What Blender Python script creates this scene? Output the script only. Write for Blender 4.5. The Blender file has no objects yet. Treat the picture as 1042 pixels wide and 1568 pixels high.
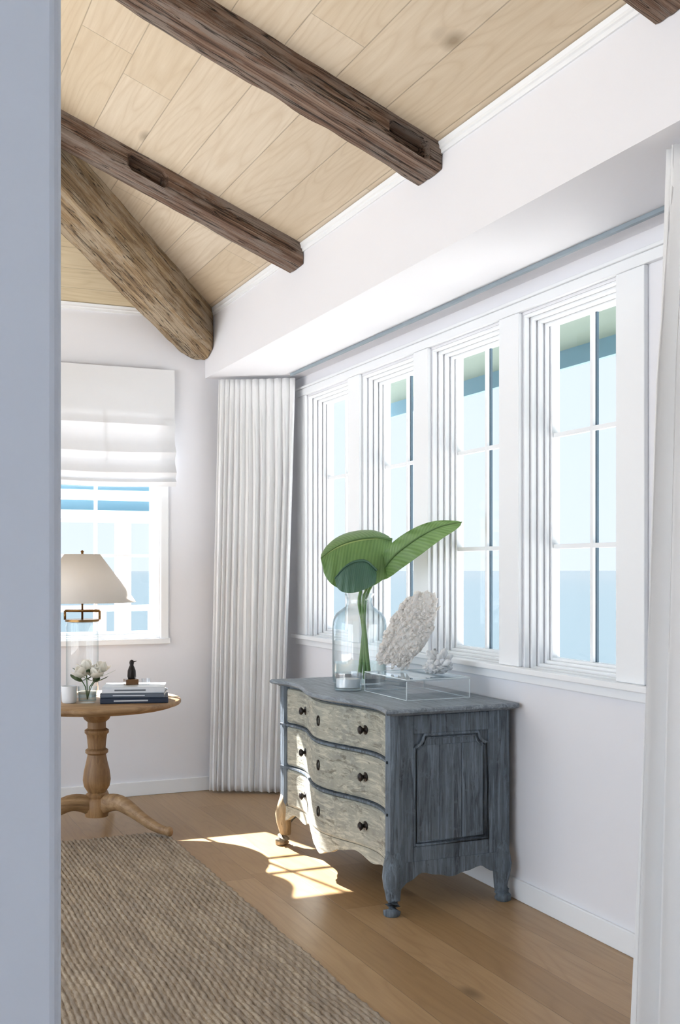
import bpy, math, random
from mathutils import Vector, Matrix, noise
random.seed(7)
S=bpy.context.scene
# ------------------------------------------------------------------ node helpers
class NB:
    def __init__(s,name):
        s.m=bpy.data.materials.new(name); s.m.use_nodes=True
        s.t=s.m.node_tree; s.t.nodes.clear()
        s.out=s.t.nodes.new('ShaderNodeOutputMaterial')
    def n(s,typ,ins=None,**kw):
        nd=s.t.nodes.new('ShaderNode'+typ)
        for k,v in kw.items(): setattr(nd,k,v)
        if ins:
            for k,v in ins.items():
                if isinstance(v,bpy.types.NodeSocket): s.t.links.new(v,nd.inputs[k])
                else: nd.inputs[k].default_value=v
        return nd
    def math(s,op,a,b=0.0,c=0.0):
        return s.n('Math',{0:a,1:b,2:c},operation=op).outputs[0]
    def mix(s,f,a,b,bt='MIX'):
        nd=s.n('Mix',data_type='RGBA',blend_type=bt)
        for sock,v in ((nd.inputs[0],f),(nd.inputs[6],a),(nd.inputs[7],b)):
            if isinstance(v,bpy.types.NodeSocket): s.t.links.new(v,sock)
            else:
                sock.default_value = v if not isinstance(v,tuple) else (v+(1,))[:4]
        return nd.outputs[2]
    def ramp(s,f,stops):
        nd=s.n('ValToRGB',{0:f}); e=nd.color_ramp.elements
        while len(e)<len(stops): e.new(.5)
        for i,(p,c) in enumerate(stops):
            e[i].position=p; e[i].color=(c if isinstance(c,tuple) else (c,c,c))[:3]+(1,)
        return nd.outputs[0]
    def obj(s): return s.n('TexCoord').outputs['Object']
    def map(s,v,scale=(1,1,1),rot=(0,0,0),loc=(0,0,0)):
        return s.n('Mapping',{'Vector':v,'Scale':scale,'Rotation':rot,'Location':loc}).outputs[0]
    def noise(s,v,scale=5,detail=4,rough=.5,dist=0):
        return s.n('TexNoise',{'Vector':v,'Scale':scale,'Detail':detail,'Roughness':rough,'Distortion':dist}).outputs[0]
    def bump(s,h,st=.3,d=.01):
        return s.n('Bump',{'Height':h,'Strength':st,'Distance':d}).outputs[0]
    def pbsdf(s,**kw):
        nd=s.n('BsdfPrincipled')
        for k,v in kw.items():
            k=k.replace('_',' ')
            if isinstance(v,bpy.types.NodeSocket): s.t.links.new(v,nd.inputs[k])
            else: nd.inputs[k].default_value=(v+(1,))[:4] if isinstance(v,tuple) else v
        s.t.links.new(nd.outputs[0],s.out.inputs[0]); return nd
def h2l(h):
    r=[int(h[i:i+2],16)/255 for i in (1,3,5)]
    return tuple(c/12.92 if c<=.04045 else ((c+.055)/1.055)**2.4 for c in r)

def m_paint(name,col,rough=.6,var=.03,scale=3,bs=.05):
    b=NB(name); o=b.obj(); nz=b.noise(o,scale,3)
    c=b.mix(nz,tuple(x*(1-var) for x in col),tuple(min(1,x*(1+var)) for x in col))
    fine=b.noise(o,180,2)
    b.pbsdf(Base_Color=c,Roughness=rough,Normal=b.bump(fine,bs,.002)); return b.m
def m_plank(name,ax,al,w,L,ca,cb,dark,grain=.35,rough=.45,seamc=.5,seamw=.003,knots=True):
    b=NB(name); o=b.obj(); sp=b.n('SeparateXYZ',{0:o})
    A=sp.outputs[ax]; B=sp.outputs[al]
    q=b.math('DIVIDE',A,w); idx=b.math('FLOOR',q)
    r1=b.n('TexWhiteNoise',{'W':idx},noise_dimensions='1D').outputs[0]
    B2=b.math('ADD',b.math('DIVIDE',B,L),b.math('MULTIPLY',r1,7.3)); idx2=b.math('FLOOR',B2)
    cv=b.n('CombineXYZ',{0:idx,1:idx2}).outputs[0]
    r2=b.n('TexWhiteNoise',{'Vector':cv},noise_dimensions='2D').outputs[0]
    f1=b.math('FRACT',q); s1=b.math('MULTIPLY',b.math('MINIMUM',f1,b.math('SUBTRACT',1.0,f1)),w)
    f2=b.math('FRACT',B2); s2=b.math('MULTIPLY',b.math('MINIMUM',f2,b.math('SUBTRACT',1.0,f2)),L)
    sm=b.math('MINIMUM',s1,s2)
    seam=b.n('MapRange',{0:sm,1:0.0,2:seamw,3:0.0,4:1.0}).outputs[0]
    off=b.math('MULTIPLY',r2,61.0)
    gv=b.n('CombineXYZ',{0:b.math('MULTIPLY',A,38.0),1:b.math('MULTIPLY',B,1.8),2:off}).outputs[0]
    g1=b.noise(gv,1.6,6,.65,.4)
    wv=b.n('CombineXYZ',{0:b.math('MULTIPLY',A,6.5),1:b.math('MULTIPLY',B,.7),2:off}).outputs[0]
    wn=b.noise(wv,1.0,1,.4,.2)
    rings=b.math('PINGPONG',b.math('MULTIPLY',wn,30.0),1.0)
    rings=b.math('POWER',rings,3.0)
    base=b.mix(r2,ca,cb)
    base=b.mix(b.math('MULTIPLY',g1,grain*1.6),base,dark)
    base=b.mix(b.math('MULTIPLY',rings,grain*.6),base,dark)
    if knots:
        kv=b.n('CombineXYZ',{0:b.math('MULTIPLY',A,2.2),1:b.math('MULTIPLY',B,1.1),2:off}).outputs[0]
        k=b.n('TexVoronoi',{'Vector':kv,'Scale':1.0}).outputs['Distance']
        kk=b.n('MapRange',{0:k,1:0.02,2:.09,3:.65,4:0.0}).outputs[0]
        base=b.mix(kk,base,tuple(x*.45 for x in dark))
    base=b.mix(b.math('MULTIPLY',b.math('SUBTRACT',1.0,seam),seamc),base,tuple(x*.25 for x in dark))
    hgt=b.math('ADD',seam,b.math('MULTIPLY',g1,.15))
    b.pbsdf(Base_Color=base,Roughness=rough,Normal=b.bump(hgt,.35,.003)); return b.m
def m_wood(name,ca,cb,cc,axis=0,rough=.6,sc=1.0,bs=.6):
    b=NB(name); o=b.obj(); s=[28*sc]*3; s[axis]=1.6*sc
    v=b.map(o,tuple(s)); g=b.noise(v,1.0,8,.7,.6); big=b.noise(b.map(o,(3,3,3)),1.5,4,.6)
    c=b.ramp(g,[(.3,ca),(.52,cb),(.72,cc)])
    c=b.mix(b.n('MapRange',{0:big,1:.4,2:.7,3:0.,4:.6}).outputs[0],c,ca)
    b.pbsdf(Base_Color=c,Roughness=rough,Normal=b.bump(g,bs,.01)); return b.m
def m_beam(name,ca,cb,cc,grey,shear,rough=.85):
    b=NB(name); sp=b.n('SeparateXYZ',{0:b.obj()})
    o=b.n('CombineXYZ',{0:sp.outputs[0],1:sp.outputs[1],2:b.math('MULTIPLY_ADD',sp.outputs[0],shear,sp.outputs[2])}).outputs[0]
    g=b.noise(b.map(o,(1.0,34,34)),1.0,8,.75,.25); g2=b.noise(b.map(o,(3.0,80,80)),1.0,6,.7,.15)
    big=b.noise(b.map(o,(2.2,8,8)),1.3,6,.7)
    c=b.ramp(g,[(.34,ca),(.5,cb),(.64,cc)])
    c=b.mix(b.ramp(big,[(.46,0.),(.56,.8)]),c,grey)
    dk=tuple(x*.22 for x in ca)
    c=b.mix(b.ramp(g2,[(.60,0.),(.68,.85)]),c,dk)
    crk=None
    for lc,sc_ in (((3,1,2),(.6,22,22)),((8,5,4),(1.1,30,30))):
        ck=b.noise(b.map(o,sc_,loc=lc),1.0,2,.5,.1)
        cr=b.math('ABSOLUTE',b.math('SUBTRACT',ck,.5)); x=b.n('MapRange',{0:cr,1:.0,2:.010,3:.95,4:0.}).outputs[0]
        crk=x if crk is None else b.math('MAXIMUM',crk,x)
    c=b.mix(crk,c,dk)
    h=b.math('SUBTRACT',b.math('ADD',g,b.math('MULTIPLY',g2,-.5)),crk)
    b.pbsdf(Base_Color=c,Roughness=rough,Normal=b.bump(h,1.0,.012)); return b.m
def m_worn(name,paint,paint2,under,vert=True,amt=.6,rough=.65,hi=1.6):
    b=NB(name); o=b.obj()
    v=b.map(o,(34,34,2.2) if vert else (34,2.5,30)); g=b.noise(v,1.0,8,.7,1.0)
    v2=b.map(o,(60,60,3.5) if vert else (60,4,60)); g2=b.noise(v2,1.0,6,.7,.5)
    big=b.noise(o,4.5,5,.65); med=b.noise(o,17,6,.7); chip=b.noise(b.map(o,(55,55,22) if vert else (55,22,55)),1.0,5,.75)
    c=b.mix(b.ramp(big,[(.35,0.),(.65,1.)]),paint,paint2)
    c=b.mix(b.ramp(g2,[(.48,0.),(.62,.75)]),c,tuple(min(1,x*hi) for x in paint))
    c=b.mix(b.ramp(g,[(.53,0.),(.64,amt)]),c,under)
    c=b.mix(b.ramp(med,[(.57,0.),(.63,.6)]),c,tuple(min(1,x*hi) for x in paint2))
    c=b.mix(b.ramp(chip,[(.64,0.),(.68,.7)]),c,under)
    h=b.math('ADD',b.math('MULTIPLY',g,-1.0),b.math('MULTIPLY',med,.4))
    b.pbsdf(Base_Color=c,Roughness=rough,Normal=b.bump(h,.6,.007)); return b.m
def m_simple(name,col,rough=.5,metal=0.,nv=.08,ns=20):
    b=NB(name); o=b.obj(); nz=b.noise(o,ns,3)
    c=b.mix(nz,tuple(x*(1-nv) for x in col),tuple(min(1,x*(1+nv)) for x in col))
    b.pbsdf(Base_Color=c,Roughness=rough,Metallic=metal)
    return b.m
def m_clear(name,tint=(.98,.995,.995),f0=.05,edge=(.25,.40,.45),ea=.8,gl=1.0,pw=3.0):
    b=NB(name)
    fc=b.n('LayerWeight',{'Blend':.5}).outputs['Facing']
    p5=b.math('POWER',fc,5.0); fr=b.math('MULTIPLY_ADD',p5,.9*gl,f0)
    tc=b.mix(b.math('MULTIPLY',b.math('POWER',fc,pw),ea),tint,edge)
    tr=b.n('BsdfTransparent',{0:tc}).outputs[0]; g=b.n('BsdfGlossy',{0:(1,1,1,1),'Roughness':.03}).outputs[0]
    mx=b.n('MixShader',{0:fr,1:tr,2:g}).outputs[0]
    b.t.links.new(mx,b.out.inputs[0]); return b.m
def m_cloth(name,col,trans=.35,scale=900):
    b=NB(name); o=b.obj(); w=b.noise(b.map(o,(1,1,.25)),scale,2)
    d=b.n('BsdfDiffuse',{0:col+(1,),'Normal':b.bump(w,.10,.002)}).outputs[0]; t=b.n('BsdfTranslucent',{0:col+(1,)}).outputs[0]
    mx=b.n('MixShader',{0:trans,1:d,2:t}).outputs[0]; b.t.links.new(mx,b.out.inputs[0]); return b.m

# ------------------------------------------------------------------ mesh helpers
def empty(name,loc=(0,0,0)):
    e=bpy.data.objects.new(name,None); e.location=loc; e.empty_display_size=.1
    S.collection.objects.link(e); return e
def mk(name,verts,faces,mat,parent=None,smooth=False,uvs=None):
    me=bpy.data.meshes.new(name); me.from_pydata([tuple(v) for v in verts],[],faces); me.update()
    if uvs:
        ul=me.uv_layers.new(name='UVMap')
        for l in me.loops: ul.data[l.index].uv=uvs[l.vertex_index]
    if smooth:
        for p in me.polygons: p.use_smooth=True
    ob=bpy.data.objects.new(name,me); S.collection.objects.link(ob)
    if mat: me.materials.append(mat)
    if parent:
        ob.parent=parent; ob.matrix_parent_inverse=Matrix.Translation(-Vector(parent.location))
    return ob
def boxdata(b,V,F):
    x0,x1,y0,y1,z0,z1=b; o=len(V)
    V+=[(x0,y0,z0),(x1,y0,z0),(x1,y1,z0),(x0,y1,z0),(x0,y0,z1),(x1,y0,z1),(x1,y1,z1),(x0,y1,z1)]
    F+=[[o+i for i in f] for f in ((0,3,2,1),(4,5,6,7),(0,1,5,4),(1,2,6,5),(2,3,7,6),(3,0,4,7))]
def boxes(name,bl,mat,parent=None,bevel=0,seg=2):
    V=[];F=[]
    for b in bl: boxdata(b,V,F)
    ob=mk(name,V,F,mat,parent)
    if bevel:
        m=ob.modifiers.new('bev','BEVEL'); m.width=bevel; m.segments=seg; m.limit_method='ANGLE'
    return ob
def box(name,*a,**k):
    return boxes(name,[a[:6]],a[6],*a[7:],**k)
def lathe(name,prof,c,mat,parent=None,seg=40,smooth=True,close=True):
    V=[];F=[]
    for r,z in prof:
        for i in range(seg):
            a=2*math.pi*i/seg; V.append((c[0]+r*math.cos(a),c[1]+r*math.sin(a),c[2]+z))
    n=len(prof)
    for j in range(n-1):
        for i in range(seg):
            k=(i+1)%seg; F.append([j*seg+i,j*seg+k,(j+1)*seg+k,(j+1)*seg+i])
    if close:
        F.append([i for i in range(seg)][::-1]); F.append([(n-1)*seg+i for i in range(seg)])
    ob=mk(name,V,F,mat,parent,smooth)
    if smooth:
        m=ob.modifiers.new('es','EDGE_SPLIT'); m.split_angle=math.radians(50)
    return ob
def tube(name,pts,rads,mat,parent=None,seg=10,squash=None,smooth=True):
    pts=[Vector(p) for p in pts]; V=[];F=[]; n=len(pts)
    for j,p in enumerate(pts):
        t=(pts[min(j+1,n-1)]-pts[max(j-1,0)]).normalized()
        up=Vector((0,0,1)) if abs(t.z)<.95 else Vector((1,0,0))
        a=t.cross(up).normalized(); b=t.cross(a).normalized()
        r=rads[j] if hasattr(rads,'__len__') else rads
        for i in range(seg):
            q=2*math.pi*(i+.5)/seg; V.append(p+a*math.cos(q)*r*(squash or 1)+b*math.sin(q)*r)
    for j in range(n-1):
        for i in range(seg):
            k=(i+1)%seg; F.append([j*seg+i,j*seg+k,(j+1)*seg+k,(j+1)*seg+i])
    F.append(list(range(seg))[::-1]); F.append([(n-1)*seg+i for i in range(seg)])
    return mk(name,V,F,mat,parent,smooth)
def interp(keys,t):
    if t<=keys[0][0]: return keys[0][1]
    for (a,va),(b,vb) in zip(keys,keys[1:]):
        if t<=b:
            f=(t-a)/(b-a); f=f*f*(3-2*f)
            return va+(vb-va)*f
    return keys[-1][1]
def spline(P,n):
    P=[Vector(p) for p in P]; P=[P[0]*2-P[1]]+P+[P[-1]*2-P[-2]]; out=[]; m=len(P)-3
    for k in range(n+1):
        t=k/n*m; i=min(int(t),m-1); f=t-i; a,b,c,d=P[i:i+4]
        out.append(.5*((2*b)+(c-a)*f+(2*a-5*b+4*c-d)*f*f+(-a+3*b-3*c+d)*f**3))
    return out

# ------------------------------------------------------------------ materials
WALL=m_paint('wall_paint',h2l('#ececf0'),.7,.012)
HALL=m_paint('hall_wall_blue_shade',h2l('#cdd8e7'),.7,.012)  # white wall; the bluish shade is put into its colour
TRIM=m_paint('trim_paint',h2l('#f3f5f7'),.4,.01)
CEILR=m_plank('ceiling_oak_long',0,1,.205,4.6,h2l('#ece0cc'),h2l('#e0d0b5'),h2l('#b59a74'),.38,.6,.5,.003)
CEILB=m_plank('ceiling_oak_cross',1,0,.19,4.6,h2l('#e2d5b8'),h2l('#d6c5a2'),h2l('#a88f66'),.38,.6,.5,.003)
FLOOR=m_plank('floor_oak',0,1,.19,2.2,h2l('#c0a077'),h2l('#ab8b62'),h2l('#7c5c37'),.36,.34,.5,.002)
BEAM=m_beam('beam_reclaimed_brown',h2l('#4a3528'),h2l('#7a5d4a'),h2l('#a58c79'),h2l('#93857a'),SHR:=.40)
BEAMG=m_beam('beam_weathered_tan',h2l('#6b563d'),h2l('#a08563'),h2l('#c4ad89'),h2l('#b6a48b'),-.266)
PINE=m_wood('table_wood',h2l('#745639'),h2l('#a88760'),h2l('#c9a982'),0,.5,.8,.4)
PINEV=m_wood('table_wood_turned',h2l('#6b4b30'),h2l('#a37e52'),h2l('#c09a6e'),2,.5,.8,.4)
BLUE=m_worn('chest_blue_paint',h2l('#65707a'),h2l('#545e67'),h2l('#2c3034'),True,.8,.65,1.75)
BLUET=m_worn('chest_top_paint_sheen',h2l('#828b93'),h2l('#717b84'),h2l('#4a5157'),False,.6,.40)  # worn paint, lightened to carry the window's reflection on the top
SAGE=m_worn('drawer_sage_paint',h2l('#aeac9c'),h2l('#8f9087'),h2l('#625e4f'),False,.75,.65,1.5)
FOOT=m_worn('chest_foot_wood',h2l('#a08c6c'),h2l('#7f7767'),h2l('#5b4830'),True,.6)
IRON=m_simple('dark_iron',h2l('#2b2523'),.4,.6)
CURT=m_cloth('curtain_linen',h2l('#fdfdfd'),.22)
SHADE=m_cloth('roman_shade_linen',h2l('#f4f5f7'),.09)
LSH=m_cloth('lamp_shade_fabric',h2l('#f8f3ec'),.32)
GLASS=m_clear('clear_glass')
PANE=m_clear('window_pane_glass',(.99,.995,1.),.02,(.9,.95,.97),.1,.4)
ACR=m_clear('acrylic',(.985,.995,1.),.10,(.55,.72,.80),.7,1.0)
WATER=m_clear('vase_water',(.93,.98,.97),.02,(.55,.75,.72),.4,.6)
BRASS=m_simple('brass',h2l('#8d6a3e'),.3,.9)
FASCIA=m_paint('eave_fascia_teal',h2l('#557a88'),.6)
EAVE=m_paint('eave_soffit_green',h2l('#75867b'),.7)
DARKM=m_simple('muntin_backlit_grey',h2l('#4f6878'),.5)  # dark tone paints the backlit shade of the white muntins
CONC=m_paint('exterior_white_paint',h2l('#dfe5ea'),.6)

# ------------------------------------------------------------------ room constants
XW=2.66; XB=2.09; YB=7.0; ZS=2.69; ZC=3.10; SL=.40; HB=1.12; XL=-3.2; YN=-1.2
box('floor',XL-.1,XW+.18,YN-.1,YB+.18,-.1,0,FLOOR)
zr=lambda x: ZC+SL*(XB-x); zb=lambda y: ZC+(YB-y)*SL/HB
yh=YB-HB*(XB-XL)
cl=empty('ceiling',(0,3,4))
mk('slope_right',[(XB+.02,YN,zr(XB+.02)),(XB+.02,YB+.02,zr(XB+.02)),(XL,yh,zr(XL)),(XL,YN,zr(XL))],[[0,1,2,3]],CEILR,cl)
mk('slope_back',[(XB+.02,YB+.02,zb(YB+.02)),(XL,YB+.02,zb(YB+.02)),(XL,yh,zb(yh))],[[0,1,2]],CEILB,cl)
WO=[(3.445,4.11),(4.28,4.945),(5.115,5.78),(5.95,6.615)]
Z0,Z1=1.0,2.55; XO=XW+.18
wl=[(XW,XO,2.15,YB,0,Z0),(XW,XO,2.15,YB,Z1,ZS)]
ys=[2.15]+[v for w in WO for v in w]+[YB]
for i in range(0,len(ys),2): wl.append((XW,XO,ys[i],ys[i+1],Z0,Z1))
boxes('wall_right',wl,WALL)
box('wall_right_near',XB,XO,YN,2.15,0,ZS,WALL)
box('wall_bulkhead',XB,XO,YN,YB,ZS,ZC+.01,WALL)
def window_x(i,y0,y1):
    w=empty('window_%d'%i,(XW+.1,(y0+y1)/2,(Z0+Z1)/2))
    fr=[]
    steps=[(XW+.002,XW+.028,.010),(XW+.032,XW+.056,.023),(XW+.060,XW+.084,.036),(XW+.088,XW+.105,.050)]
    for a,b,ins in steps:
        fr+=[(a,b,y0,y0+ins,Z0,Z1),(a,b,y1-ins,y1,Z0,Z1),(a,b,y0+ins,y1-ins,Z1-ins,Z1),(a,b,y0+ins,y1-ins,Z0,Z0+ins)]
    boxes('jamb_steps',fr,TRIM,w,bevel=.002)
    a,b=XW+.108,XW+.15; s=.062
    g0,g1,h0,h1=y0+s,y1-s,Z0+s,Z1-s+.02
    boxes('sash',[(a,b,y0,g0,Z0,Z1),(a,b,g1,y1,Z0,Z1),(a,b,g0,g1,Z0,h0),(a,b,g0,g1,h1,Z1)],TRIM,w,bevel=.003)
    ym=(g0+g1)/2; hs=[h0+(h1-h0)/3,h0+(h1-h0)*2/3]
    mu=[(a+.008,b-.020,ym-.010,ym+.010,h0,h1)]
    for h in hs: mu+=[(a+.008,b-.020,g0,ym-.01,h-.010,h+.010),(a+.008,b-.020,ym+.01,g1,h-.010,h+.010)]
    boxes('muntins',mu,TRIM,w,bevel=.002)
    mu=[(b-.012,b-.002,ym-.0085,ym+.0085,h0,h1)]
    for h in hs: mu+=[(b-.012,b-.002,g0,ym-.0085,h-.006,h+.006),(b-.012,b-.002,ym+.0085,g1,h-.006,h+.006)]
    boxes('muntin_backlit_shade',mu,DARKM,w)  # added dark bars imitate muntin edges in shade against the sky
    mk('pane',[(b-.016,g0,h0),(b-.016,g1,h0),(b-.016,g1,h1),(b-.016,g0,h1)],[[0,1,2,3]],PANE,w)
for i,(a,b) in enumerate(WO): window_x(i+1,a,b)
cs=[]
yy=[3.27]+[v for w in WO for v in w]+[6.76]
for i in range(0,len(yy),2): cs.append((XW-.02,XW,yy[i]+.004,yy[i+1]-.004,Z0+.02,Z1+.012))
boxes('trim_1',cs,TRIM,bevel=.004)
boxes('trim_2',[(XW-.024,XW,2.9,6.77,Z1+.012,Z1+.055),(XW-.034,XW,2.9,6.78,Z1+.055,Z1+.07)],TRIM,bevel=.003)
boxes('trim_3',[(XW-.05,XW,2.9,6.80,Z0-.005,Z0+.02),(XW-.022,XW,2.9,6.78,.955,Z0-.005)],TRIM,bevel=.004)
TRK=m_simple('track_grey',h2l('#8f9ca5'),.5)
boxes('curtain_track',[(2.53,2.548,2.7,6.60,ZS-.016,ZS-.001)],TRK)
def crownx():
    P=[(0,0),(0,-.038),(-.008,-.038),(-.010,-.024),(-.016,-.020),(-.016,-.010),(-.022,0.004)]
    V=[];F=[]
    for y in (YN,YB):
        for dx,dz in P: V.append((XB+dx,y,ZC+.0+dz))
    n=len(P)
    for i in range(n-1): F.append([i,i+1,n+i+1,n+i])
    mk('trim_4',V,F,TRIM)
    V=[];F=[]
    for x in (XL,XB):
        for dx,dz in P: V.append((x,YB+dx,ZC+dz))
    for i in range(n-1): F.append([i,i+1,n+i+1,n+i])
    mk('trim_5',V,F,TRIM)
crownx()
BX0,BX1,BZ0,BZ1=1.0,1.79,1.0,2.6
boxes('wall_back',[(XL,BX0,YB,YB+.16,0,ZC+.05),(BX1,XO,YB,YB+.16,0,ZC+.05),(BX0,BX1,YB,YB+.16,0,BZ0),(BX0,BX1,YB,YB+.16,BZ1,ZC+.05)],WALL)
w=empty('window_5',(1.4,YB+.08,1.8))
a,b=YB+.07,YB+.11; s=.045
fr=[]
for (p,q,ins) in ((YB+.002,YB+.03,.012),(YB+.03,YB+.07,.024)):
    fr+=[(BX0,BX0+ins,p,q,BZ0,BZ1),(BX1-ins,BX1,p,q,BZ0,BZ1),(BX0+ins,BX1-ins,p,q,BZ0,BZ0+ins),(BX0+ins,BX1-ins,p,q,BZ1-ins,BZ1)]
boxes('jamb_steps',fr,TRIM,w,bevel=.002)
boxes('sash',[(BX0,BX0+s,a,b,BZ0,BZ1),(BX1-s,BX1,a,b,BZ0,BZ1),(BX0+s,BX1-s,a,b,BZ0,BZ0+s),(BX0+s,BX1-s,a,b,BZ1-s,BZ1)],TRIM,w,bevel=.003)
xm=(BX0+BX1)/2
boxes('muntins',[(xm-.01,xm+.01,a+.01,b-.01,BZ0+s,BZ1-s)]+[(BX0+s,xm-.01,a+.01,b-.01,z-.01,z+.01) for z in (1.53,1.75,2.1)]+[(xm+.01,BX1-s,a+.01,b-.01,z-.01,z+.01) for z in (1.53,1.75,2.1)],TRIM,w)
mk('pane',[(BX0+s,b-.005,BZ0+s),(BX1-s,b-.005,BZ0+s),(BX1-s,b-.005,BZ1-s),(BX0+s,b-.005,BZ1-s)],[[0,1,2,3]],PANE,w)
boxes('trim_6',[(BX1,BX1+.05,YB-.02,YB,BZ0-.0,BZ1+.05),(BX0-.05,BX0,YB-.02,YB,BZ0,BZ1+.05),(BX0,BX1,YB-.02,YB,BZ1,BZ1+.05),(BX0-.06,BX1+.06,YB-.03,YB,BZ0-.035,BZ0)],TRIM,bevel=.003)
box('baseboard_right',XW-.015,XW,2.15,YB-.015,0,.09,TRIM,bevel=.004)
box('baseboard_back',XL,XW,YB-.015,YB,0,.09,TRIM,bevel=.004)
lw=[(XL-.12,XL,YN,YB,2.9,5.3),(XL-.12,XL,YN,YB,0,.12)]
for y in (-1.2,.2,1.9,3.6,5.3,6.85): lw.append((XL-.12,XL,y,y+.15,.12,2.9))
boxes('wall_left',lw,WALL)
box('wall_near',XL,XO,YN-.12,YN,0,5.3,WALL)
x1=.168; y0,y1=1.0,1.14
P=[(XL,0),(x1,0),(x1,zr(x1)),(XL,zr(XL))]
V=[(x,y0,z) for x,z in P]+[(x,y1,z) for x,z in P]
ob=mk('wall_partition',V,[[0,1,2,3],[7,6,5,4],[0,4,5,1],[1,5,6,2],[2,6,7,3],[3,7,4,0]],HALL)
m=ob.modifiers.new('b','BEVEL'); m.width=.012; m.segments=4; m.limit_method='ANGLE'

# ------------------------------------------------------------------ ceiling beams
def beam(name,x0,x1,yc,wid,dep,notches,mat,seed):
    nx=int((x1-x0)/.025); ny=8; nz=6; ring=[]
    for k in range(nz): ring.append((-wid/2, -dep*k/nz,'n'))
    for k in range(ny): ring.append((-wid/2+wid*k/ny,-dep,'b'))
    for k in range(nz+1): ring.append((wid/2,-dep+dep*k/nz,'f'))
    V=[];F=[];R=len(ring)
    for i in range(nx+1):
        x=x0+(x1-x0)*i/nx; base=zr(x)
        for (dy,dz,t) in ring:
            j=noise.noise(Vector((x*1.6+seed,dy*6,dz*6)))*.004+noise.noise(Vector((x*11+seed,dy*35,dz*35)))*.004
            yy=yc+dy+(j if t!='b' else j*.3); zz=base+dz+(j if t!='n' else j*.3) 
            if abs(dz)>dep*.95 and abs(dy)>wid*.45:
                e=.002+.010*max(0,noise.noise(Vector((x*7+seed,dy*5,0)))); yy-=math.copysign(e,dy); zz+=e
            for (na,nb,side,dd) in notches:
                if na<x<nb and side=='n' and t=='n' and -.85*dep<dz<-.2*dep: yy+=dd
            V.append((x,yy,zz))
    for i in range(nx):
        for k in range(R-1): F.append([i*R+k,i*R+k+1,(i+1)*R+k+1,(i+1)*R+k])
    F.append(list(range(R))); F.append([nx*R+k for k in range(R)][::-1])
    return mk(name,V,F,mat)
beam('ceiling_beam',XL,XB-.004,3.895,.20,.105,[(1.88,2.03,'n',.06)],BEAM,1.0)
beam('ceiling_beam.001',XL,XB-.004,5.35,.19,.105,[(1.20,1.36,'n',.07),(.72,.84,'n',.07)],BEAM,9.0)
beam('ceiling_beam.002',XL,XB-.004,2.44,.20,.105,[],BEAM,17.0)
beam('ceiling_beam.003',XL,XB-.004,.65,.20,.105,[],BEAM,27.0)
def hip():
    d=Vector((-1,-HB,SL)); L=4.6; hw=.125; dep=.31
    perp=Vector((HB,-1,0)).normalized()
    nx=220; V=[];F=[]; ring=[(1,-dep*k/6,'s') for k in range(6)]+[(1-2*k/8,-dep,'b') for k in range(8)]+[(-1,-dep+dep*k/6,'s') for k in range(7)]
    R=len(ring)
    for i in range(nx+1):
        t=.0+L*i/nx
        for (s,dz,k) in ring:
            p=Vector((XB-.01,YB-.01,ZC))+d*t+perp*s*hw
            p.z+=dz+.02
            if t<.3: 
                p.x=min(p.x,XB-.004); p.y=min(p.y,YB-.004)
            j=noise.noise(Vector((t*2.5,s*2,dz*8)))*.005+noise.noise(Vector((t*14,s*5,dz*30)))*.006
            p.z+=j*(1 if dz<-.25 else .2); q=p+perp*j*s
            if t>.3: p=q
            if abs(s)>.95 and dz<-dep*.95:
                e=.004+.016*max(0,noise.noise(Vector((t*5,s*3,0)))); p-=perp*s*e; p.z+=e
            V.append(p)
    for i in range(nx):
        for k in range(R-1): F.append([i*R+k,i*R+k+1,(i+1)*R+k+1,(i+1)*R+k])
    F.append(list(range(R)));F.append([nx*R+k for k in range(R)][::-1])
    rot=Matrix.Rotation(-math.atan2(-HB,-1),4,'Z')
    ob=mk('hip_beam',[rot@v for v in V],F,BEAMG); ob.matrix_world=rot.inverted()
hip()

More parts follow.
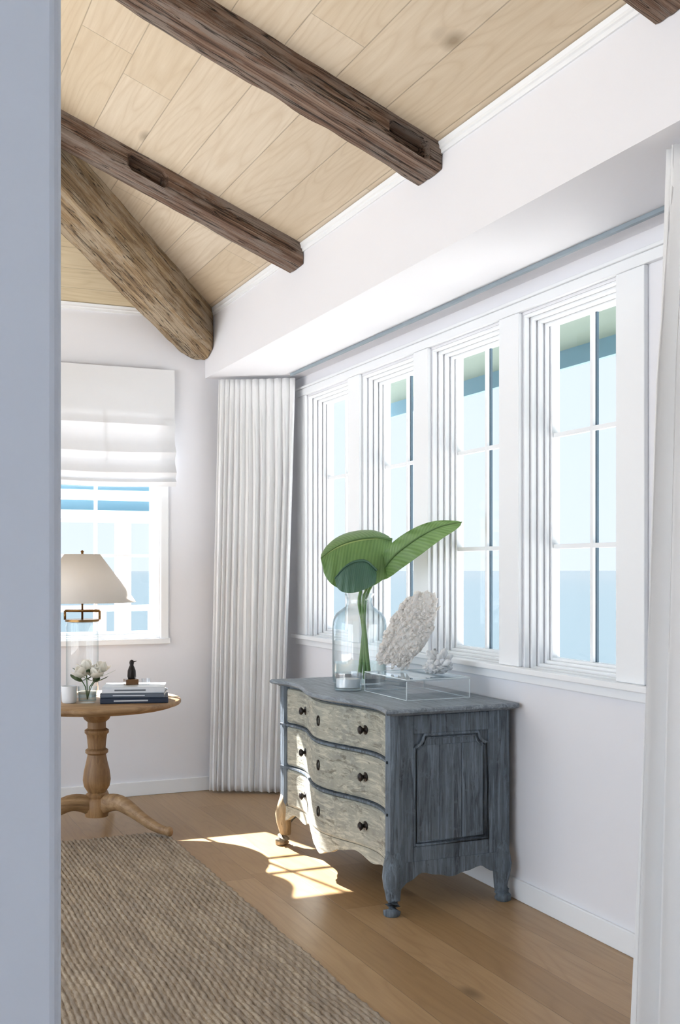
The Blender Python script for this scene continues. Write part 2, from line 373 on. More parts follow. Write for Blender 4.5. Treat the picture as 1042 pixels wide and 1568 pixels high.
# ------------------------------------------------------------------ curtains
def curtain(name,top,bot,z1,z0,folds,amp,seed):
    n=folds*14; m=50; V=[];F=[]
    T=spline([(p[0],p[1],0) for p in top],n); B=spline([(p[0],p[1],0) for p in bot],n)
    rnd=random.Random(seed); am=[rnd.uniform(.6,1.3) for _ in range(folds+2)]
    ws=[rnd.uniform(.65,1.4) for _ in range(folds)]; tot=sum(ws); cum=[0]
    for w_ in ws: cum.append(cum[-1]+w_/tot)
    def kk(u):
        for q in range(folds):
            if u<=cum[q+1] or q==folds-1: return q+(u-cum[q])/(cum[q+1]-cum[q])
    for j in range(m+1):
        v=j/m; z=z1+(z0-z1)*v
        for i in range(n+1):
            u=i/n; f=min(1,v*1.02); p=T[i].lerp(B[i],f); a=T[max(0,i-1)].lerp(B[max(0,i-1)],v); c=T[min(n,i+1)].lerp(B[min(n,i+1)],v)
            t=(c-a).normalized(); nn=Vector((-t.y,t.x,0))
            k0=u*folds; k1=kk(u); bl=min(1,v*4); k=k0*(1-bl)+k1*bl
            ki=int(min(k,folds)); A=am[ki]*(1-(k-ki))+am[ki+1]*(k-ki)
            A=1*(1-bl)+A*bl
            wob=.5*math.sin(v*2.6+seed+k*.9)*v
            w=math.sin(2*math.pi*k+wob)
            ampl=amp*A*(.40+.60*bl)
            if v<.045: ampl*=.8
            tight=1-.45*math.exp(-((v-.045)/.02)**2)
            fine=math.sin(2*math.pi*k*3)*.16*amp*(1-bl)
            q=p+nn*(w*ampl*tight+fine)+t*(math.sin(4*math.pi*k+wob)*amp*.22)
            V.append((q.x,q.y,z))
    for j in range(m):
        for i in range(n):
            a=j*(n+1)+i; F.append([a,a+1,a+n+2,a+n+1])
    ob=mk(name,V,F,CURT,None,True); md=ob.modifiers.new('s','SOLIDIFY'); md.thickness=.003
    return ob
curtain('window_curtain',[(2.15,6.90),(2.33,6.80),(2.58,6.64)],[(2.09,6.90),(2.28,6.80),(2.50,6.66)],ZS-.02,.015,12,.023,3)
curtain('window_curtain.001',[(2.165,2.585),(2.175,2.45),(2.19,2.25)],[(2.155,2.72),(2.16,2.5),(2.19,2.2)],ZS-.02,.015,5,.034,8)

def shade():
    x0,x1=.92,1.875; prof=[(-.035,2.72),(-.035,2.42),(-.040,2.40),(-.065,2.36),(-.045,2.33),(-.042,2.28),(-.055,2.24),(-.085,2.19),(-.060,2.165),(-.050,2.14),(-.065,2.10),(-.095,2.06),(-.075,2.035),(-.065,2.02),(-.09,2.0),(-.075,1.975),(-.05,1.99)]
    V=[];F=[];n=24
    for (dy,z) in prof:
        for i in range(n+1):
            u=i/n; sag=.012*math.sin(math.pi*u)*(1 if z<2.3 else 0)
            e=.012 if (z<2.4 and (i==0 or i==n)) else 0
            V.append((x0+(x1-x0)*u,YB+dy+e,z-sag))
    for j in range(len(prof)-1):
        for i in range(n): a=j*(n+1)+i; F.append([a,a+1,a+n+2,a+n+1])
    ob=mk('roman_shade',V,F,SHADE,None,True)
    md=ob.modifiers.new('s','SOLIDIFY'); md.thickness=.004
    e=ob.modifiers.new('e','EDGE_SPLIT'); e.split_angle=math.radians(60)
shade()

# ------------------------------------------------------------------ rug
def rug():
    b=NB('rug_jute'); o=b.obj()
    v=b.map(o,(45,2.2,1)); n1=b.noise(v,1.0,5,.7); n2=b.noise(b.map(o,(60,55,1)),1.5,4,.7); n3=b.noise(b.map(o,(1.2,5,1)),1.2,3)
    c=b.ramp(n1,[(.30,h2l('#7d7163')),(.5,h2l('#a39482')),(.68,h2l('#c2b39d'))])
    c=b.mix(b.ramp(n2,[(.4,.0),(.62,.4)]),c,h2l('#807263')); c=b.mix(b.ramp(n3,[(.45,0.),(.65,.35)]),c,h2l('#a89c8e'))
    b.pbsdf(Base_Color=c,Roughness=.95,Normal=b.bump(n2,.6,.005))
    x0,x1,y0,y1=-.95,1.55,1.5,5.95; sw=.021; ns=int((x1-x0)/sw); V=[];F=[]
    prof=[(0,0.2),(.18,.8),(.5,1.),(.82,.8)]; ny=int((y1-y0)/.028)
    xs=[]
    for s in range(ns):
        for (f,h) in prof: xs.append((x0+(s+f)*sw,h,s,f))
    xs.append((x0+ns*sw,.003,ns,0)); W=len(xs)
    for j in range(ny+1):
        y=y0+(y1-y0)*j/ny
        for (x,h,s,f) in xs:
            br=.8+.2*math.sin(y*2*math.pi/.085+s*2.4)
            wv=.003*noise.noise(Vector((x*3,y*2,1)))
            xx=x+.003*math.sin(y*2*math.pi/.085+s*2.4)+.010*noise.noise(Vector((0,y*3,2)))
            V.append((xx,y+.006*noise.noise(Vector((x*20,j,0))),.003+.011*h*br+wv*h))
    for j in range(ny):
        for i in range(W-1): a=j*W+i; F.append([a,a+1,a+W+1,a+W])
    mk('area_rug',V,F,b.m,None,True)
rug()

# ------------------------------------------------------------------ chest of drawers
CH=empty('chest_of_drawers',(2.33,4.81,0))
cy0,cy1,cxf,cxb=4.155,5.465,2.045,2.625
cyc=(cy0+cy1)/2; chw=(cy1-cy0)/2
def xf(y,off=0):
    s=max(-1,min(1,(y-cyc)/(chw+off))); return cxf-off-.042*math.cos(1.5*math.pi*s)
def plan(off,n=48):
    P=[(xf(cy0-off+(cy1-cy0+2*off)*i/n,off),cy0-off+(cy1-cy0+2*off)*i/n) for i in range(n+1)]
    return P+[(cxb+min(off,.015),cy1+off),(cxb+min(off,.015),cy0-off)]
def loft(name,layers,mat,parent,smooth=False):
    V=[];F=[]
    for (P,z) in layers: V+=[(x,y,z) for x,y in P]
    n=len(layers[0][0])
    for j in range(len(layers)-1):
        for i in range(n):
            k=(i+1)%n; F.append([j*n+i,(j+1)*n+i,(j+1)*n+k,j*n+k])
    F.append(list(range(n))); F.append([(len(layers)-1)*n+i for i in range(n)][::-1])
    return mk(name,V,F,mat,parent,smooth)
loft('carcass',[(plan(-.012),.205),(plan(-.012),.838)],BLUE,CH)
loft('top',[(plan(.008),.832),(plan(.018),.838),(plan(.040),.842),(plan(.048),.849),(plan(.047),.858),(plan(.040),.864)],BLUET,CH)
def drawer(i,z0,z1):
    y0,y1=cy0+.06,cy1-.06; n=50; V=[];F=[]
    zs=[(z0,-.004),(z0+.004,.012),(z0+.014,.016),(z1-.014,.016),(z1-.004,.012),(z1,-.004)]
    for (z,o) in zs:
        for k in range(n+1):
            y=y0+(y1-y0)*k/n; oo=o-(.010 if k in(0,n) else 0); V.append((xf(y)-oo,y,z))
    for j in range(len(zs)-1):
        for k in range(n): a=j*(n+1)+k; F.append([a,a+n+1,a+n+2,a+1])
    mk('drawer_%d'%i,V,F,SAGE,CH)
    zc=(z0+z1)/2
    for q,yk in enumerate((cyc-.355,cyc+.355)):
        xk=xf(yk)-.015
        pts=[(xk+.004,yk,zc),(xk-.003,yk,zc),(xk-.004,yk,zc),(xk-.014,yk,zc),(xk-.018,yk,zc),(xk-.027,yk,zc),(xk-.033,yk,zc),(xk-.035,yk,zc)]
        tube('knob_%d_%d'%(i,q),pts,[.021,.021,.010,.008,.014,.020,.015,.002],IRON,CH,16)
    xk=xf(cyc)-.017
    lp=[(xk-.002,cyc+.012*math.sin(a),zc+.022*math.cos(a)) for a in [2*math.pi*q/16 for q in range(17)]]
    tube('escutcheon_%d'%i,lp,.0035,IRON,CH,6)
for i,(a,b) in enumerate(((.645,.825),(.425,.628),(.212,.408))): drawer(i+1,a,b)
for i,z in enumerate((.636,.416)):
    V=[];F=[];n=50
    for (zz,o) in ((z-.007,0),(z-.005,.020),(z+.005,.020),(z+.007,0)):
        for k in range(n+1):
            y=cy0+.02+(cy1-cy0-.04)*k/n; V.append((xf(y)-o,y,zz))
    for j in range(3):
        for k in range(n): a=j*(n+1)+k; F.append([a,a+n+1,a+n+2,a+1])
    mk('rail_%d'%(i+1),V,F,BLUE,CH)
def post(name,x,y):
    seg=20; prof=[]
    for i in range(seg):
        a=2*math.pi*i/seg; r=.034/max(abs(math.cos(a)),abs(math.sin(a))); r=min(r,.041)
        if i%2: r*=.955
        prof.append((x+r*math.cos(a),y+r*math.sin(a)))
    return loft(name,[(prof,.19),(prof,.836)],BLUE,CH)
post('post_front_right',cxf+.028,cy0+.024); post('post_front_left',cxf+.028,cy1-.024)
post('post_back_right',cxb-.036,cy0+.028); post('post_back_left',cxb-.036,cy1-.028)
for sgn,ys_,nm in ((-1,cy0,'right'),(1,cy1,'left')):
    def yb(o): return ys_+sgn*o
    def bb(x0,x1,o0,o1,z0,z1):
        a,b=sorted((yb(o0),yb(o1))); return (x0,x1,a,b,z0,z1)
    fx0,fx1=cxf+.055,cxb-.06
    boxes('side_frame_'+nm,[bb(fx0,fx0+.05,-.02,.0,.2,.83),bb(fx1-.05,fx1,-.02,.0,.2,.83),bb(fx0+.05,fx1-.05,-.02,0,.75,.83),bb(fx0+.05,fx1-.05,-.02,0,.2,.275)],BLUE,CH,bevel=.004)
    px0,px1,pz0,pz1=fx0+.052,fx1-.052,.28,.745
    r=.05
    path=[(px0,pz0),(px1,pz0),(px1,pz1-r)]
    for k in range(1,6):
        a=math.pi/2*k/6; path.append((px1-r*math.sin(a)*.9,pz1-r+r*(1-math.cos(a))*.9))
    path+=[(px1-r,pz1),(px0+r,pz1)]
    for k in range(5,0,-1):
        a=math.pi/2*k/6; path.append((px0+r*math.sin(a)*.9,pz1-r+r*(1-math.cos(a))*.9))
    path+=[(px0,pz1-r),(px0,pz0),(px0+.01,pz0)]
    tube('side_panel_moulding_'+nm,[(x,yb(-.004),z) for x,z in path],.007,BLUE,CH,8)
    path2=[(px0+(x-px0)*.90+.018,pz0+(z-pz0)*.94+.013) for x,z in path]
    tube('side_panel_bead_'+nm,[(x,yb(-.008),z) for x,z in path2],.004,BLUE,CH,8)
    boxes('side_panel_boards_'+nm,[bb(px0+.02+k*(px1-px0-.04)/3+.001,px0+.02+(k+1)*(px1-px0-.04)/3-.001,-.02,-.008,pz0+.014,pz1-.045) for k in range(3)],BLUE,CH,bevel=.002)
    V=[];F=[];n=40; keys=[(0,.10),(.1,.135),(.22,.165),(.36,.150),(.5,.135),(.64,.150),(.78,.165),(.9,.135),(1,.10)]
    for o in (-.016,.004):
        for zz in (0,1):
            for k in range(n+1):
                u=k/n; x=cxf+.03+(cxb-.04-cxf-.03)*u; V.append((x,yb(o),.215 if zz else interp(keys,u)))
    m_=n+1
    for k in range(n):
        F+=[[k,k+1,m_+k+1,m_+k],[2*m_+k,3*m_+k,3*m_+k+1,2*m_+k+1],[k,2*m_+k,2*m_+k+1,k+1],[m_+k,m_+k+1,3*m_+k+1,3*m_+k]]
    mk('side_apron_'+nm,V,F,BLUE,CH)
V=[];F=[];n=80
keys=[(-1,.09),(-.93,.135),(-.8,.175),(-.62,.155),(-.42,.185),(-.25,.165),(-.12,.135),(0,.112),(.12,.135),(.25,.165),(.42,.185),(.62,.155),(.8,.175),(.93,.135),(1,.09)]
for o in (-.012,.012):
    for zz in (0,1):
        for k in range(n+1):
            y=cy0+.02+(cy1-cy0-.04)*k/n; V.append((xf(y)-o,y,.213 if zz else interp(keys,(y-cyc)/chw)))
m_=n+1
for k in range(n):
    F+=[[k,k+1,m_+k+1,m_+k],[2*m_+k,3*m_+k,3*m_+k+1,2*m_+k+1],[k,2*m_+k,2*m_+k+1,k+1],[m_+k,m_+k+1,3*m_+k+1,3*m_+k]]
mk('front_apron',V,F,SAGE,CH)
def foot(name,x,y,dx,dy,mat):
    K=[(.26,-.004,.034),(.20,.004,.043),(.16,.010,.045),(.12,.009,.039),(.085,.005,.033),(.058,.004,.030),(.040,.010,.034),(.020,.016,.038),(.006,.016,.036),(.0,.015,.030)]
    tube(name,[(x+dx*o,y+dy*o,z) for z,o,r in K],[r for z,o,r in K],mat,CH,12)
foot('foot_front_right',cxf+.02,cy0+.02,-1,-1,BLUE); foot('foot_front_left',cxf+.02,cy1-.02,-1,1,FOOT)
foot('foot_back_right',cxb-.04,cy0+.022,.3,-1,BLUE); foot('foot_back_left',cxb-.04,cy1-.022,.3,1,BLUE)

# ------------------------------------------------------------------ vase with banana leaves
ZT=.864
RX=Vector((.9167,-.3996,0)); FY=Vector((.3996,.9167,0))
VC=Vector((2.33,5.10,0)); VS=empty('glass_vase_with_leaves',(VC.x,VC.y,ZT))
prof=[(.0,.004),(.12,.004),(.138,.012),(.143,.035),(.143,.30),(.138,.335),(.120,.365),(.092,.385),(.072,.40),(.066,.42),(.068,.445),(.078,.462),(.080,.466),(.076,.466),(.066,.45),(.062,.42),(.068,.402),(.09,.378),(.117,.36),(.134,.332),(.139,.30),(.139,.04),(.134,.016),(.0,.012)]
prof=[(r*.96,z*.985) for r,z in prof]
lathe('vase_body',prof,(VC.x,VC.y,ZT),GLASS,VS,56,close=False)
lathe('water',[(.0,.014),(.126,.016),(.131,.04),(.131,.11),(.0,.11)],(VC.x,VC.y,ZT),WATER,VS,40,close=False)
def LP(r,f,z): return VC+RX*r+FY*f+Vector((0,0,z))
def m_leaf(name,ca,cb,rib):
    b=NB(name); uv=b.n('TexCoord').outputs['UV']; sp=b.n('SeparateXYZ',{0:uv}); U,Vv=sp.outputs[0],sp.outputs[1]
    av=b.math('ABSOLUTE',b.math('SUBTRACT',Vv,.5))
    st=b.math('SUBTRACT',b.math('MULTIPLY',U,46.0),b.math('MULTIPLY',av,14.0))
    w=b.math('SINE',b.math('MULTIPLY',st,3.14)); w=b.math('MULTIPLY_ADD',w,.5,.5)
    nz=b.noise(uv,7,3)
    c=b.mix(b.math('MULTIPLY',w,.45),ca,cb); c=b.mix(b.math('MULTIPLY',nz,.5),c,cb)
    mr=b.n('MapRange',{0:av,1:.012,2:.03,3:1.,4:0.}).outputs[0]
    c=b.mix(mr,c,rib)
    d=b.pbsdf(Base_Color=c,Roughness=.38,Normal=b.bump(w,.25,.004))
    tr=b.n('BsdfTranslucent',{0:b.mix(.4,c,(.30,.45,.10))}).outputs[0]
    mx=b.n('MixShader',{0:.25,1:d.outputs[0],2:tr}).outputs[0]; b.t.links.new(mx,b.out.inputs[0]); return b.m
LEAF=m_leaf('banana_leaf_green',h2l('#4f7242'),h2l('#7d9d60'),h2l('#cbd891'))
LEAFD=m_leaf('banana_leaf_dark',h2l('#416454'),h2l('#5c826e'),h2l('#93aa84'))
def leaf(name,mid,wfun,up,dn,mat,wav=.006,nu=40,nv=16):
    M=spline(mid,nu); V=[];F=[];uv=[]
    for i,p in enumerate(M):
        u=i/nu; wd=wfun(u)
        for j in range(nv+1):
            v=j/nv*2-1; side=Vector(up) if v>0 else Vector(dn); a=abs(v)
            off=side*(wd*a)
            curl=Vector((0,0,-1))*wd*.25*a*a
            rip=wav*math.sin(u*38+v*3)*a
            q=LP(*p)+RX*off.x+FY*(off.y+rip)+Vector((0,0,off.z))+curl
            V.append(q); uv.append((u,j/nv))
    for i in range(nu):
        for j in range(nv): a=i*(nv+1)+j; F.append([a,a+1,a+nv+2,a+nv+1])
    mk(name,V,F,mat,VS,True,uv)
    tube(name+'_midrib',[LP(*p)+FY*-.003 for p in M],[.006*(1-.8*i/nu)+.001 for i in range(nu+1)],mat,VS,6)
ell=lambda u,w,p=.5,sk=1.0: w*(max(0,math.sin(math.pi*min(1,max(0,u))**sk))**p)
leaf('leaf_large',[(.165,.02,1.595),(.08,-.01,1.605),(-.03,-.03,1.59),(-.12,-.04,1.555),(-.195,-.04,1.50)],lambda u:ell(u,.20,.45,.9),(-.1,.75,.48),(.12,-.25,-1.0),LEAF)
leaf('leaf_pointed',[(.095,-.0,1.41),(.17,-.07,1.51),(.27,-.18,1.59),(.37,-.31,1.645),(.469,-.44,1.665)],lambda u:ell(u,.085,.6,.75),(-.45,.35,.72),(.35,-.25,-.62),LEAF)
leaf('leaf_folded',[(.085,-.05,1.44),(.03,-.10,1.485),(-.03,-.12,1.48),(-.08,-.12,1.45),(-.125,-.11,1.40)],lambda u:ell(u,.12,.5,.9),(0,.5,.25),(.1,-.15,-1.0),LEAFD,.003)
STEM=m_simple('leaf_stem',h2l('#6b8c4b'),.4)
for k,(pp) in enumerate(([(.03,.0,.89),(.02,-.01,1.15),(.0,0,1.30),(.06,.02,1.45),(.155,.02,1.595)],[(.0,.03,.89),(.02,.02,1.1),(.035,.02,1.30),(.098,.0,1.42)],[(.05,-.02,.89),(.03,-.02,1.1),(.02,-.03,1.30),(.085,-.05,1.44)])):
    pts=spline(pp,20); tube('stem_%d'%k,[LP(*p) for p in pts],[.011-.004*i/20 for i in range(21)],STEM,VS,8)

# ------------------------------------------------------------------ coral, acrylic box, small glass
def rough_blob(name,c,ax,rotm,mat,parent,sub,amp,fr,seed,spk=0,sup=1.0):
    import bmesh
    bm=bmesh.new(); bmesh.ops.create_icosphere(bm,subdivisions=sub,radius=1)
    for v in bm.verts:
        p=v.co.copy(); n1=noise.noise(p*fr+Vector((seed,0,0))); n2=noise.noise(p*fr*3.1+Vector((0,seed,0))); n3=noise.cell(p*fr*3.5+Vector((seed,seed,0)))
        k=1+amp*n1+amp*.6*n2+spk*(n3-.5)
        q=Vector([math.copysign(abs(t)**sup,t) for t in p])*k; v.co=Vector((q.x*ax[0],q.y*ax[1],q.z*ax[2]))
    V=[rotm@v.co+Vector(c) for v in bm.verts]; F=[[v.index for v in f.verts] for f in bm.faces]; bm.free()
    return mk(name,V,F,mat,parent,False)
def m_coral(name,a,c2):
    b=NB(name); o=b.obj(); v=b.n('TexVoronoi',{'Vector':o,'Scale':75.0}).outputs['Distance']; nz=b.noise(o,30,4)
    c=b.mix(b.ramp(v,[(.1,0.),(.6,1.)]),c2,a); c=b.mix(b.math('MULTIPLY',nz,.3),c,c2)
    d=b.pbsdf(Base_Color=c,Roughness=.4,Normal=b.bump(v,.6,.006))
    tr=b.n('BsdfTranslucent',{0:c}).outputs[0]
    mx=b.n('MixShader',{0:.35,1:d.outputs[0],2:tr}).outputs[0]; b.t.links.new(mx,b.out.inputs[0])
    return b.m
COR=m_coral('coral_cream',h2l('#fffefb'),h2l('#f8f1ea')); CORW=m_coral('coral_white',h2l('#fbfcfd'),h2l('#e8edf0'))
AB=empty('acrylic_display_box',(2.40,4.60,ZT))
ax0,ax1,ay0,ay1,az0,az1=2.22,2.54,4.36,4.80,ZT+.001,ZT+.085
boxes('acrylic_case',[(ax0,ax1,ay0,ay0+.008,az0,az1),(ax0,ax1,ay1-.008,ay1,az0,az1),(ax0,ax0+.008,ay0+.008,ay1-.008,az0,az1),(ax1-.008,ax1,ay0+.008,ay1-.008,az0,az1),(ax0,ax1,ay0,ay1,az1,az1+.008)],ACR,AB)
ED=m_simple('acrylic_polished_edge',h2l('#eaf5fa'),.12)
eb=[]
for x in (ax0-.0005,ax1-.0025):
    for y in (ay0-.0005,ay1-.0025): eb.append((x,x+.003,y,y+.003,az0,az1))
for zz in (az0,az1+.0065):
    for y in (ay0-.0005,ay1-.0025): eb.append((ax0,ax1,y,y+.003,zz,zz+.003))
    for x in (ax0-.0005,ax1-.0025): eb.append((x,x+.003,ay0+.003,ay1-.003,zz,zz+.003))
boxes('polished_edges',eb,ED,AB)
CF=empty('coral_fan_specimen',(2.40,4.70,az1))
rot=Matrix.Rotation(-.41,4,'Z')@Matrix.Rotation(math.radians(30),4,'Y')
cc=Vector((2.405,4.705,1.158))
rough_blob('coral_blade',cc,(.098,.030,.195),rot,COR,CF,6,.15,2.0,3.3,.13,.8)
for k in range(150):
    a=random.uniform(0,2*math.pi); r=math.sqrt(random.random())*.95
    p=rot@Vector((math.cos(a)*r*.10,-.028*math.sqrt(max(0,1-r*r))-.002,math.sin(a)*r*.195))
    s=random.uniform(.006,.014)
    rough_blob('crystal_%d'%k,cc+p,(s,s*.8,s*1.3),Matrix.Rotation(random.uniform(0,3),4,'Y'),COR,CF,1,.3,1.5,k)
boxes('acrylic_stand',[(2.31,2.40,4.70,4.76,az1+.0115,az1+.035)],ACR,CF,bevel=.003)
CW=empty('white_coral_cluster',(2.46,4.52,az1))
for k in range(34):
    a=random.uniform(0,6.28); e=random.uniform(.10,1.3); L=random.uniform(.05,.10)
    d=Vector((math.cos(a)*math.cos(e),math.sin(a)*math.cos(e),math.sin(e)))
    p0=Vector((2.45,4.50,az1+.045)); pts=[p0+d*L*t+Vector((noise.noise(Vector((k,t*3,0)))*.012,noise.noise(Vector((k,t*3,5)))*.012,0)) for t in (0,.3,.6,.85,1)]
    tube('branch_%d'%k,pts,[.016,.014,.016,.014,.006],CORW,CW,7)
rough_blob('coral_base',(2.45,4.50,az1+.043),(.065,.06,.028),Matrix.Identity(4),CORW,CW,4,.3,2.5,9,.1)
GL=empty('glass_votive',(2.17,4.86,ZT))
gc=(2.165,4.87,ZT)
lathe('glass_wall',[(.0,.002),(.062,.002),(.066,.006),(.066,.085),(.060,.085),(.060,.014),(.0,.012)],gc,ACR,GL,40,close=False)
lathe('candle_wax',[(.0,.015),(.057,.015),(.057,.055),(.0,.055)],gc,m_simple('candle_wax_white',h2l('#e6ecf0'),.5),GL,32,close=False)

# ------------------------------------------------------------------ pedestal table
TC=(1.22,6.17); TZ=.724
TB=empty('pedestal_table',(TC[0],TC[1],0))
lathe('table_top',[(.0,-.045),(.40,-.045),(.42,-.040),(.425,-.030),(.455,-.028),(.462,-.020),(.462,-.008),(.455,0),(.0,0)],(TC[0],TC[1],TZ),PINE,TB,72,close=False)
pp=[(.0,.075),(.062,.078),(.066,.10),(.066,.165),(.055,.18),(.060,.19),(.060,.20),(.048,.21),(.070,.245),(.076,.28),(.070,.33),(.058,.38),(.050,.42),(.062,.43),(.062,.445),(.048,.455),(.052,.50),(.056,.53),(.066,.54),(.066,.555),(.050,.565),(.050,.60),(.068,.615),(.085,.65),(.09,.679),(.0,.679)]
lathe('pedestal',pp,(TC[0],TC[1],0),PINEV,TB,40,close=False)
for k,ang in enumerate((-51,69,189)):
    a=math.radians(ang); d=Vector((math.cos(a),math.sin(a),0))
    K=[(.03,.135),(.09,.160),(.16,.165),(.24,.135),(.33,.090),(.41,.058),(.47,.046),(.505,.046)]
    pts=spline([(TC[0]+d.x*r,TC[1]+d.y*r,z) for r,z in K],24)
    rad=[interp([(0,.050),(.3,.046),(.6,.032),(.85,.024),(.95,.028),(1,.022)],i/24) for i in range(25)]
    tube('leg_%d'%k,pts,rad,PINE,TB,10,.75)
LC=(1.17,6.33); LM=empty('table_lamp',(LC[0],LC[1],TZ))
lathe('glass_base',[(.0,.002),(.085,.002),(.09,.008),(.09,.40),(.086,.42),(.0,.425)],(LC[0],LC[1],TZ),GLASS,LM,40,close=False)
r1=RX*.098
def bar(n,a,b,r=.007): tube(n,[a,b],[r,r],BRASS,LM,8)
base=Vector((LC[0],LC[1],0))
z1=TZ+.485
bar('frame_bar',base-r1+Vector((0,0,z1)),base+r1+Vector((0,0,z1)),.008)
bar('frame_drop_1',base-r1+Vector((0,0,z1)),base-r1+Vector((0,0,z1-.05))); bar('frame_drop_2',base+r1+Vector((0,0,z1)),base+r1+Vector((0,0,z1-.05)))
bar('lamp_rod',base+Vector((0,0,TZ+.42)),base+Vector((0,0,TZ+.80)),.006)
lathe('cap',[(.0,.425),(.095,.425),(.095,.437),(.0,.437)],(LC[0],LC[1],TZ),BRASS,LM,32,close=False)
ob=lathe('lamp_shade',[(.300,.535),(.098,.805)],(LC[0],LC[1],TZ),LSH,LM,64,close=False)
md=ob.modifiers.new('s','SOLIDIFY'); md.thickness=.002
lathe('finial',[(.0,.80),(.009,.80),(.006,.812),(.010,.82),(.0,.83)],(LC[0],LC[1],TZ),BRASS,LM,12,close=False)
for k in range(3):
    a=k*2.094; bar('spider_%d'%k,base+Vector((0,0,TZ+.795)),base+Vector((.098*math.cos(a),.098*math.sin(a),TZ+.795)),.002)
BK=empty('book_stack',(1.40,6.01,TZ))
bz=TZ+.001
for k,(L,W,T,rt,cv) in enumerate(((.36,.25,.030,-14,'#2b3648'),(.34,.24,.024,-20,'#5d6672'),(.33,.24,.032,-17,'#d9dde2'),)):
    R=Matrix.Rotation(math.radians(rt),4,'Z'); c=Vector((1.395,6.01,0))
    def tb(n,b,m):
        V=[];F=[]; boxdata(b,V,F); V=[R@Vector(v)+c+Vector((0,0,bz)) for v in V]
        o=mk(n,V,F,m,BK); q=o.modifiers.new('b','BEVEL'); q.width=.0015
    M=m_simple('book_cover_%d'%k,h2l(cv),.4)
    tb('cover_low_%d'%k,(-L/2,L/2,-W/2,W/2,0,.003),M); tb('cover_top_%d'%k,(-L/2,L/2,-W/2,W/2,T-.003,T),M); tb('spine_%d'%k,(-L/2,L/2,-W/2,-W/2+.004,.003,T-.003),M)
    tb('pages_%d'%k,(-L/2+.006,L/2-.006,-W/2+.004,W/2-.006,.003,T-.003),m_simple('book_pages_%d'%k,h2l('#ece8df'),.8))
    tb('title_%d'%k,(-L*.3,L*.2,-W/2-.0006,-W/2,T*.35,T*.62),m_simple('book_title_%d'%k,h2l('#c9ced4' if k<2 else '#6b7077'),.5))
    bz+=T+.0005
SB=empty('bronze_bird_figurine',(1.40,6.03,bz))
lathe('body',[(.0,.0),(.020,.0),(.024,.012),(.022,.045),(.016,.062),(.010,.075),(.013,.088),(.010,.10),(.0,.105)],(1.385,6.04,bz+.03),IRON,SB,20,close=False)
tube('beak',[(1.385,6.04,bz+.12),(1.41,6.03,bz+.128)],[.006,.001],IRON,SB,6)
boxes('plinth',[(1.345,1.415,6.0,6.07,bz,bz+.03)],m_simple('amber_horn',h2l('#6b4a2a'),.3),SB,bevel=.003)
TG=empty('small_glass_cup',(1.44,6.0,bz))
lathe('cup',[(.0,.001),(.022,.001),(.024,.035),(.022,.035),(.019,.006),(.0,.006)],(1.45,5.985,bz),ACR,TG,24,close=False)
FV=empty('magnolia_flower_vase',(1.14,6.02,TZ)); fc=Vector((1.14,6.02,TZ))
lathe('vase',[(.0,.002),(.040,.002),(.046,.01),(.052,.09),(.050,.09),(.044,.014),(.0,.010)],tuple(fc),GLASS,FV,32,close=False)
lathe('vase_water',[(.0,.012),(.043,.014),(.047,.06),(.0,.06)],tuple(fc),WATER,FV,24,close=False)
PET=m_cloth('petal_white',h2l('#f6f3ea'),.3); GLV=m_simple('magnolia_leaf',h2l('#4a6b40'),.35)
def petal(n,c,d,up,L,W,cup,m):
    V=[];F=[];nu,nv=8,6; side=d.cross(up).normalized(); nn=side.cross(d).normalized()
    for i in range(nu+1):
        u=i/nu; wd=W*math.sin(math.pi*min(.97,u*.85+.12))**.7
        if i==nu: wd=W*.15
        for j in range(nv+1):
            v=j/nv*2-1; V.append(c+d*(L*u)+side*(wd*v)+nn*(cup*(u*u)*L+cup*.6*v*v*wd))
    for i in range(nu):
        for j in range(nv): a=i*(nv+1)+j; F.append([a,a+1,a+nv+2,a+nv+1])
    mk(n,V,F,m,FV,True)
for q,(dx,dy,dz) in enumerate(((-.045,-.04,.140),(.035,-.05,.135),(.0,.03,.17),(.075,.0,.160))):
    c=fc+Vector((dx,dy,dz)); tube('flower_stem_%d'%q,[fc+Vector((0,0,.02)),fc+Vector((dx*.3,dy*.3,.09)),c],[.003]*3,GLV,FV,6)
    for k in range(9):
        a=k*math.pi*2/9*2+q; e=.25 if k%2 else .85
        d=Vector((math.cos(a)*math.cos(e),math.sin(a)*math.cos(e),math.sin(e)))
        petal('petal_%d_%d'%(q,k),c,d,Vector((0,0,1)),.062,.028,.35,PET)
    for k in range(3):
        a=k*2.1+q*1.3; d=Vector((math.cos(a)*.9,math.sin(a)*.9,.25)).normalized()
        petal('leaf_%d_%d'%(q,k),c-Vector((0,0,.02)),d,Vector((0,0,1)),.085,.020,.15,GLV)
MG=empty('white_ceramic_mug',(1.06,6.10,TZ))
lathe('mug_body',[(.0,.001),(.034,.001),(.040,.01),(.043,.09),(.039,.092),(.036,.012),(.0,.010)],(1.05,6.06,TZ),m_simple('ceramic_white',h2l('#eceff2'),.25),MG,32,close=False)

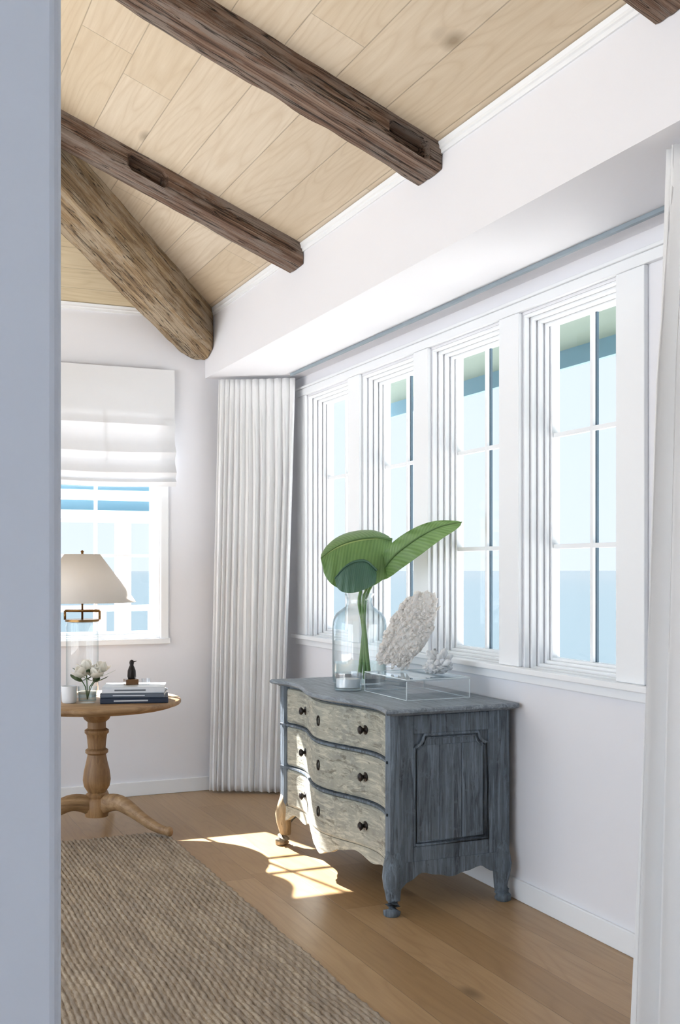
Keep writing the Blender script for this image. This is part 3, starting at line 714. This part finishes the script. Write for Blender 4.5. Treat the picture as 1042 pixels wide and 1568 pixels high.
# ------------------------------------------------------------------ exterior
b=NB('sea_water'); o=b.obj(); nz=b.noise(b.map(o,(.02,.05,1)),3,4)
xx_=b.n('SeparateXYZ',{0:o}).outputs[0]
far_haze=b.n('MapRange',{0:xx_,1:20.0,2:600.0,3:0.,4:1.}).outputs[0]  # distance haze painted into the sea colour
c=b.mix(nz,(.062,.082,.094),(.066,.086,.096)); c=b.mix(far_haze,c,(.074,.089,.098))
dd=b.n('BsdfDiffuse',{0:c}).outputs[0]; b.t.links.new(dd,b.out.inputs[0])
mk('sea',[(20,-3000,-7),(4000,-3000,-7),(4000,3000,-7),(20,3000,-7)],[[0,1,2,3]],b.m)
BOUNCE=m_paint('bounce_ground_sand',h2l('#cbcac6'),.9)
boxes('bounce_ground',[(-30,20,-40,40,-7.5,-2.5)],BOUNCE)  # unseen sand slab added below the sills to bounce sunlight onto the soffit
EV=empty('roof_eave',(3.2,4.5,2.8))
V=[(XO,YN,2.99),(XO,YB+.6,2.99),(3.6,YB+.6,2.66),(3.6,YN,2.66),(XO,YN,3.05),(XO,YB+.6,3.05),(3.62,YB+.6,2.72),(3.62,YN,2.72)]
mk('soffit',V,[[0,1,2,3],[7,6,5,4],[0,4,5,1],[3,2,6,7],[1,5,6,2],[0,3,7,4]],EAVE,EV)
boxes('fascia',[(3.6,3.63,YN,YB+.6,2.56,2.74)],FASCIA,EV)
PR=empty('neighbour_porch',(1.2,12,1))
bl=[(-3,4,11.0,11.1,-2.5,.65),(-3,4,11.0,11.08,1.02,1.08)]
for k in range(12): bl.append((-2.8+k*.55,-2.68+k*.55,11.0,11.06,.65,1.02))
for k in (-1,1,2): bl.append((k*1.15+.1,k*1.15+.24,11.1,11.24,.65,1.9))
boxes('railing',bl,CONC,PR)
boxes('porch_beams',[(-3,4,11.0,11.3,1.95,2.02),(-3,4,11.4,11.7,2.16,2.25)],CONC,PR)
boxes('porch_roof',[(-3,4,11.32,11.40,2.04,2.14),(-3,4,11.8,11.9,2.28,2.45)],FASCIA,PR)

# ------------------------------------------------------------------ light
sun=bpy.data.lights.new('sun','SUN'); sun.energy=40; sun.angle=math.radians(.6); sun.color=(1,.98,.97)
so=bpy.data.objects.new('sun',sun); S.collection.objects.link(so)
d=Vector((.24,-1,-.82)); so.rotation_euler=d.to_track_quat('-Z','Y').to_euler(); so.location=(0,20,20)
W=bpy.data.worlds.new('sky'); S.world=W; W.use_nodes=True; t=W.node_tree; t.nodes.clear()
N=t.nodes.new; Lk=t.links.new
out=N('ShaderNodeOutputWorld'); bg=N('ShaderNodeBackground'); tc=N('ShaderNodeTexCoord'); sp=N('ShaderNodeSeparateXYZ'); rp=N('ShaderNodeValToRGB'); mr=N('ShaderNodeMapRange')
Lk(tc.outputs['Generated'],sp.inputs[0]); Lk(sp.outputs[2],rp.inputs[0]); Lk(rp.outputs[0],bg.inputs[0]); Lk(bg.outputs[0],out.inputs[0])
e=rp.color_ramp.elements; e[0].position=0; e[0].color=(.79,.89,1,1); e[1].position=.8; e[1].color=(.64,.80,1,1)
mr.interpolation_type='SMOOTHSTEP'
Lk(sp.outputs[0],mr.inputs[0]); mr.inputs[1].default_value=-.7; mr.inputs[2].default_value=0.0; mr.inputs[3].default_value=3.8; mr.inputs[4].default_value=1.12
Lk(mr.outputs[0],bg.inputs[1])
# ------------------------------------------------------------------ camera
cam=bpy.data.cameras.new('camera'); co=bpy.data.objects.new('camera',cam); S.collection.objects.link(co)
co.location=(0,0,1.45); co.rotation_euler=(math.radians(90),0,-math.radians(23.55))
cam.sensor_fit='HORIZONTAL'; cam.sensor_width=24; cam.lens=24*1700/1042; cam.shift_y=86/1042; cam.clip_end=6000; cam.clip_start=.05
S.camera=co
S.view_settings.view_transform='Standard'; S.view_settings.look='None'; S.view_settings.exposure=0.0
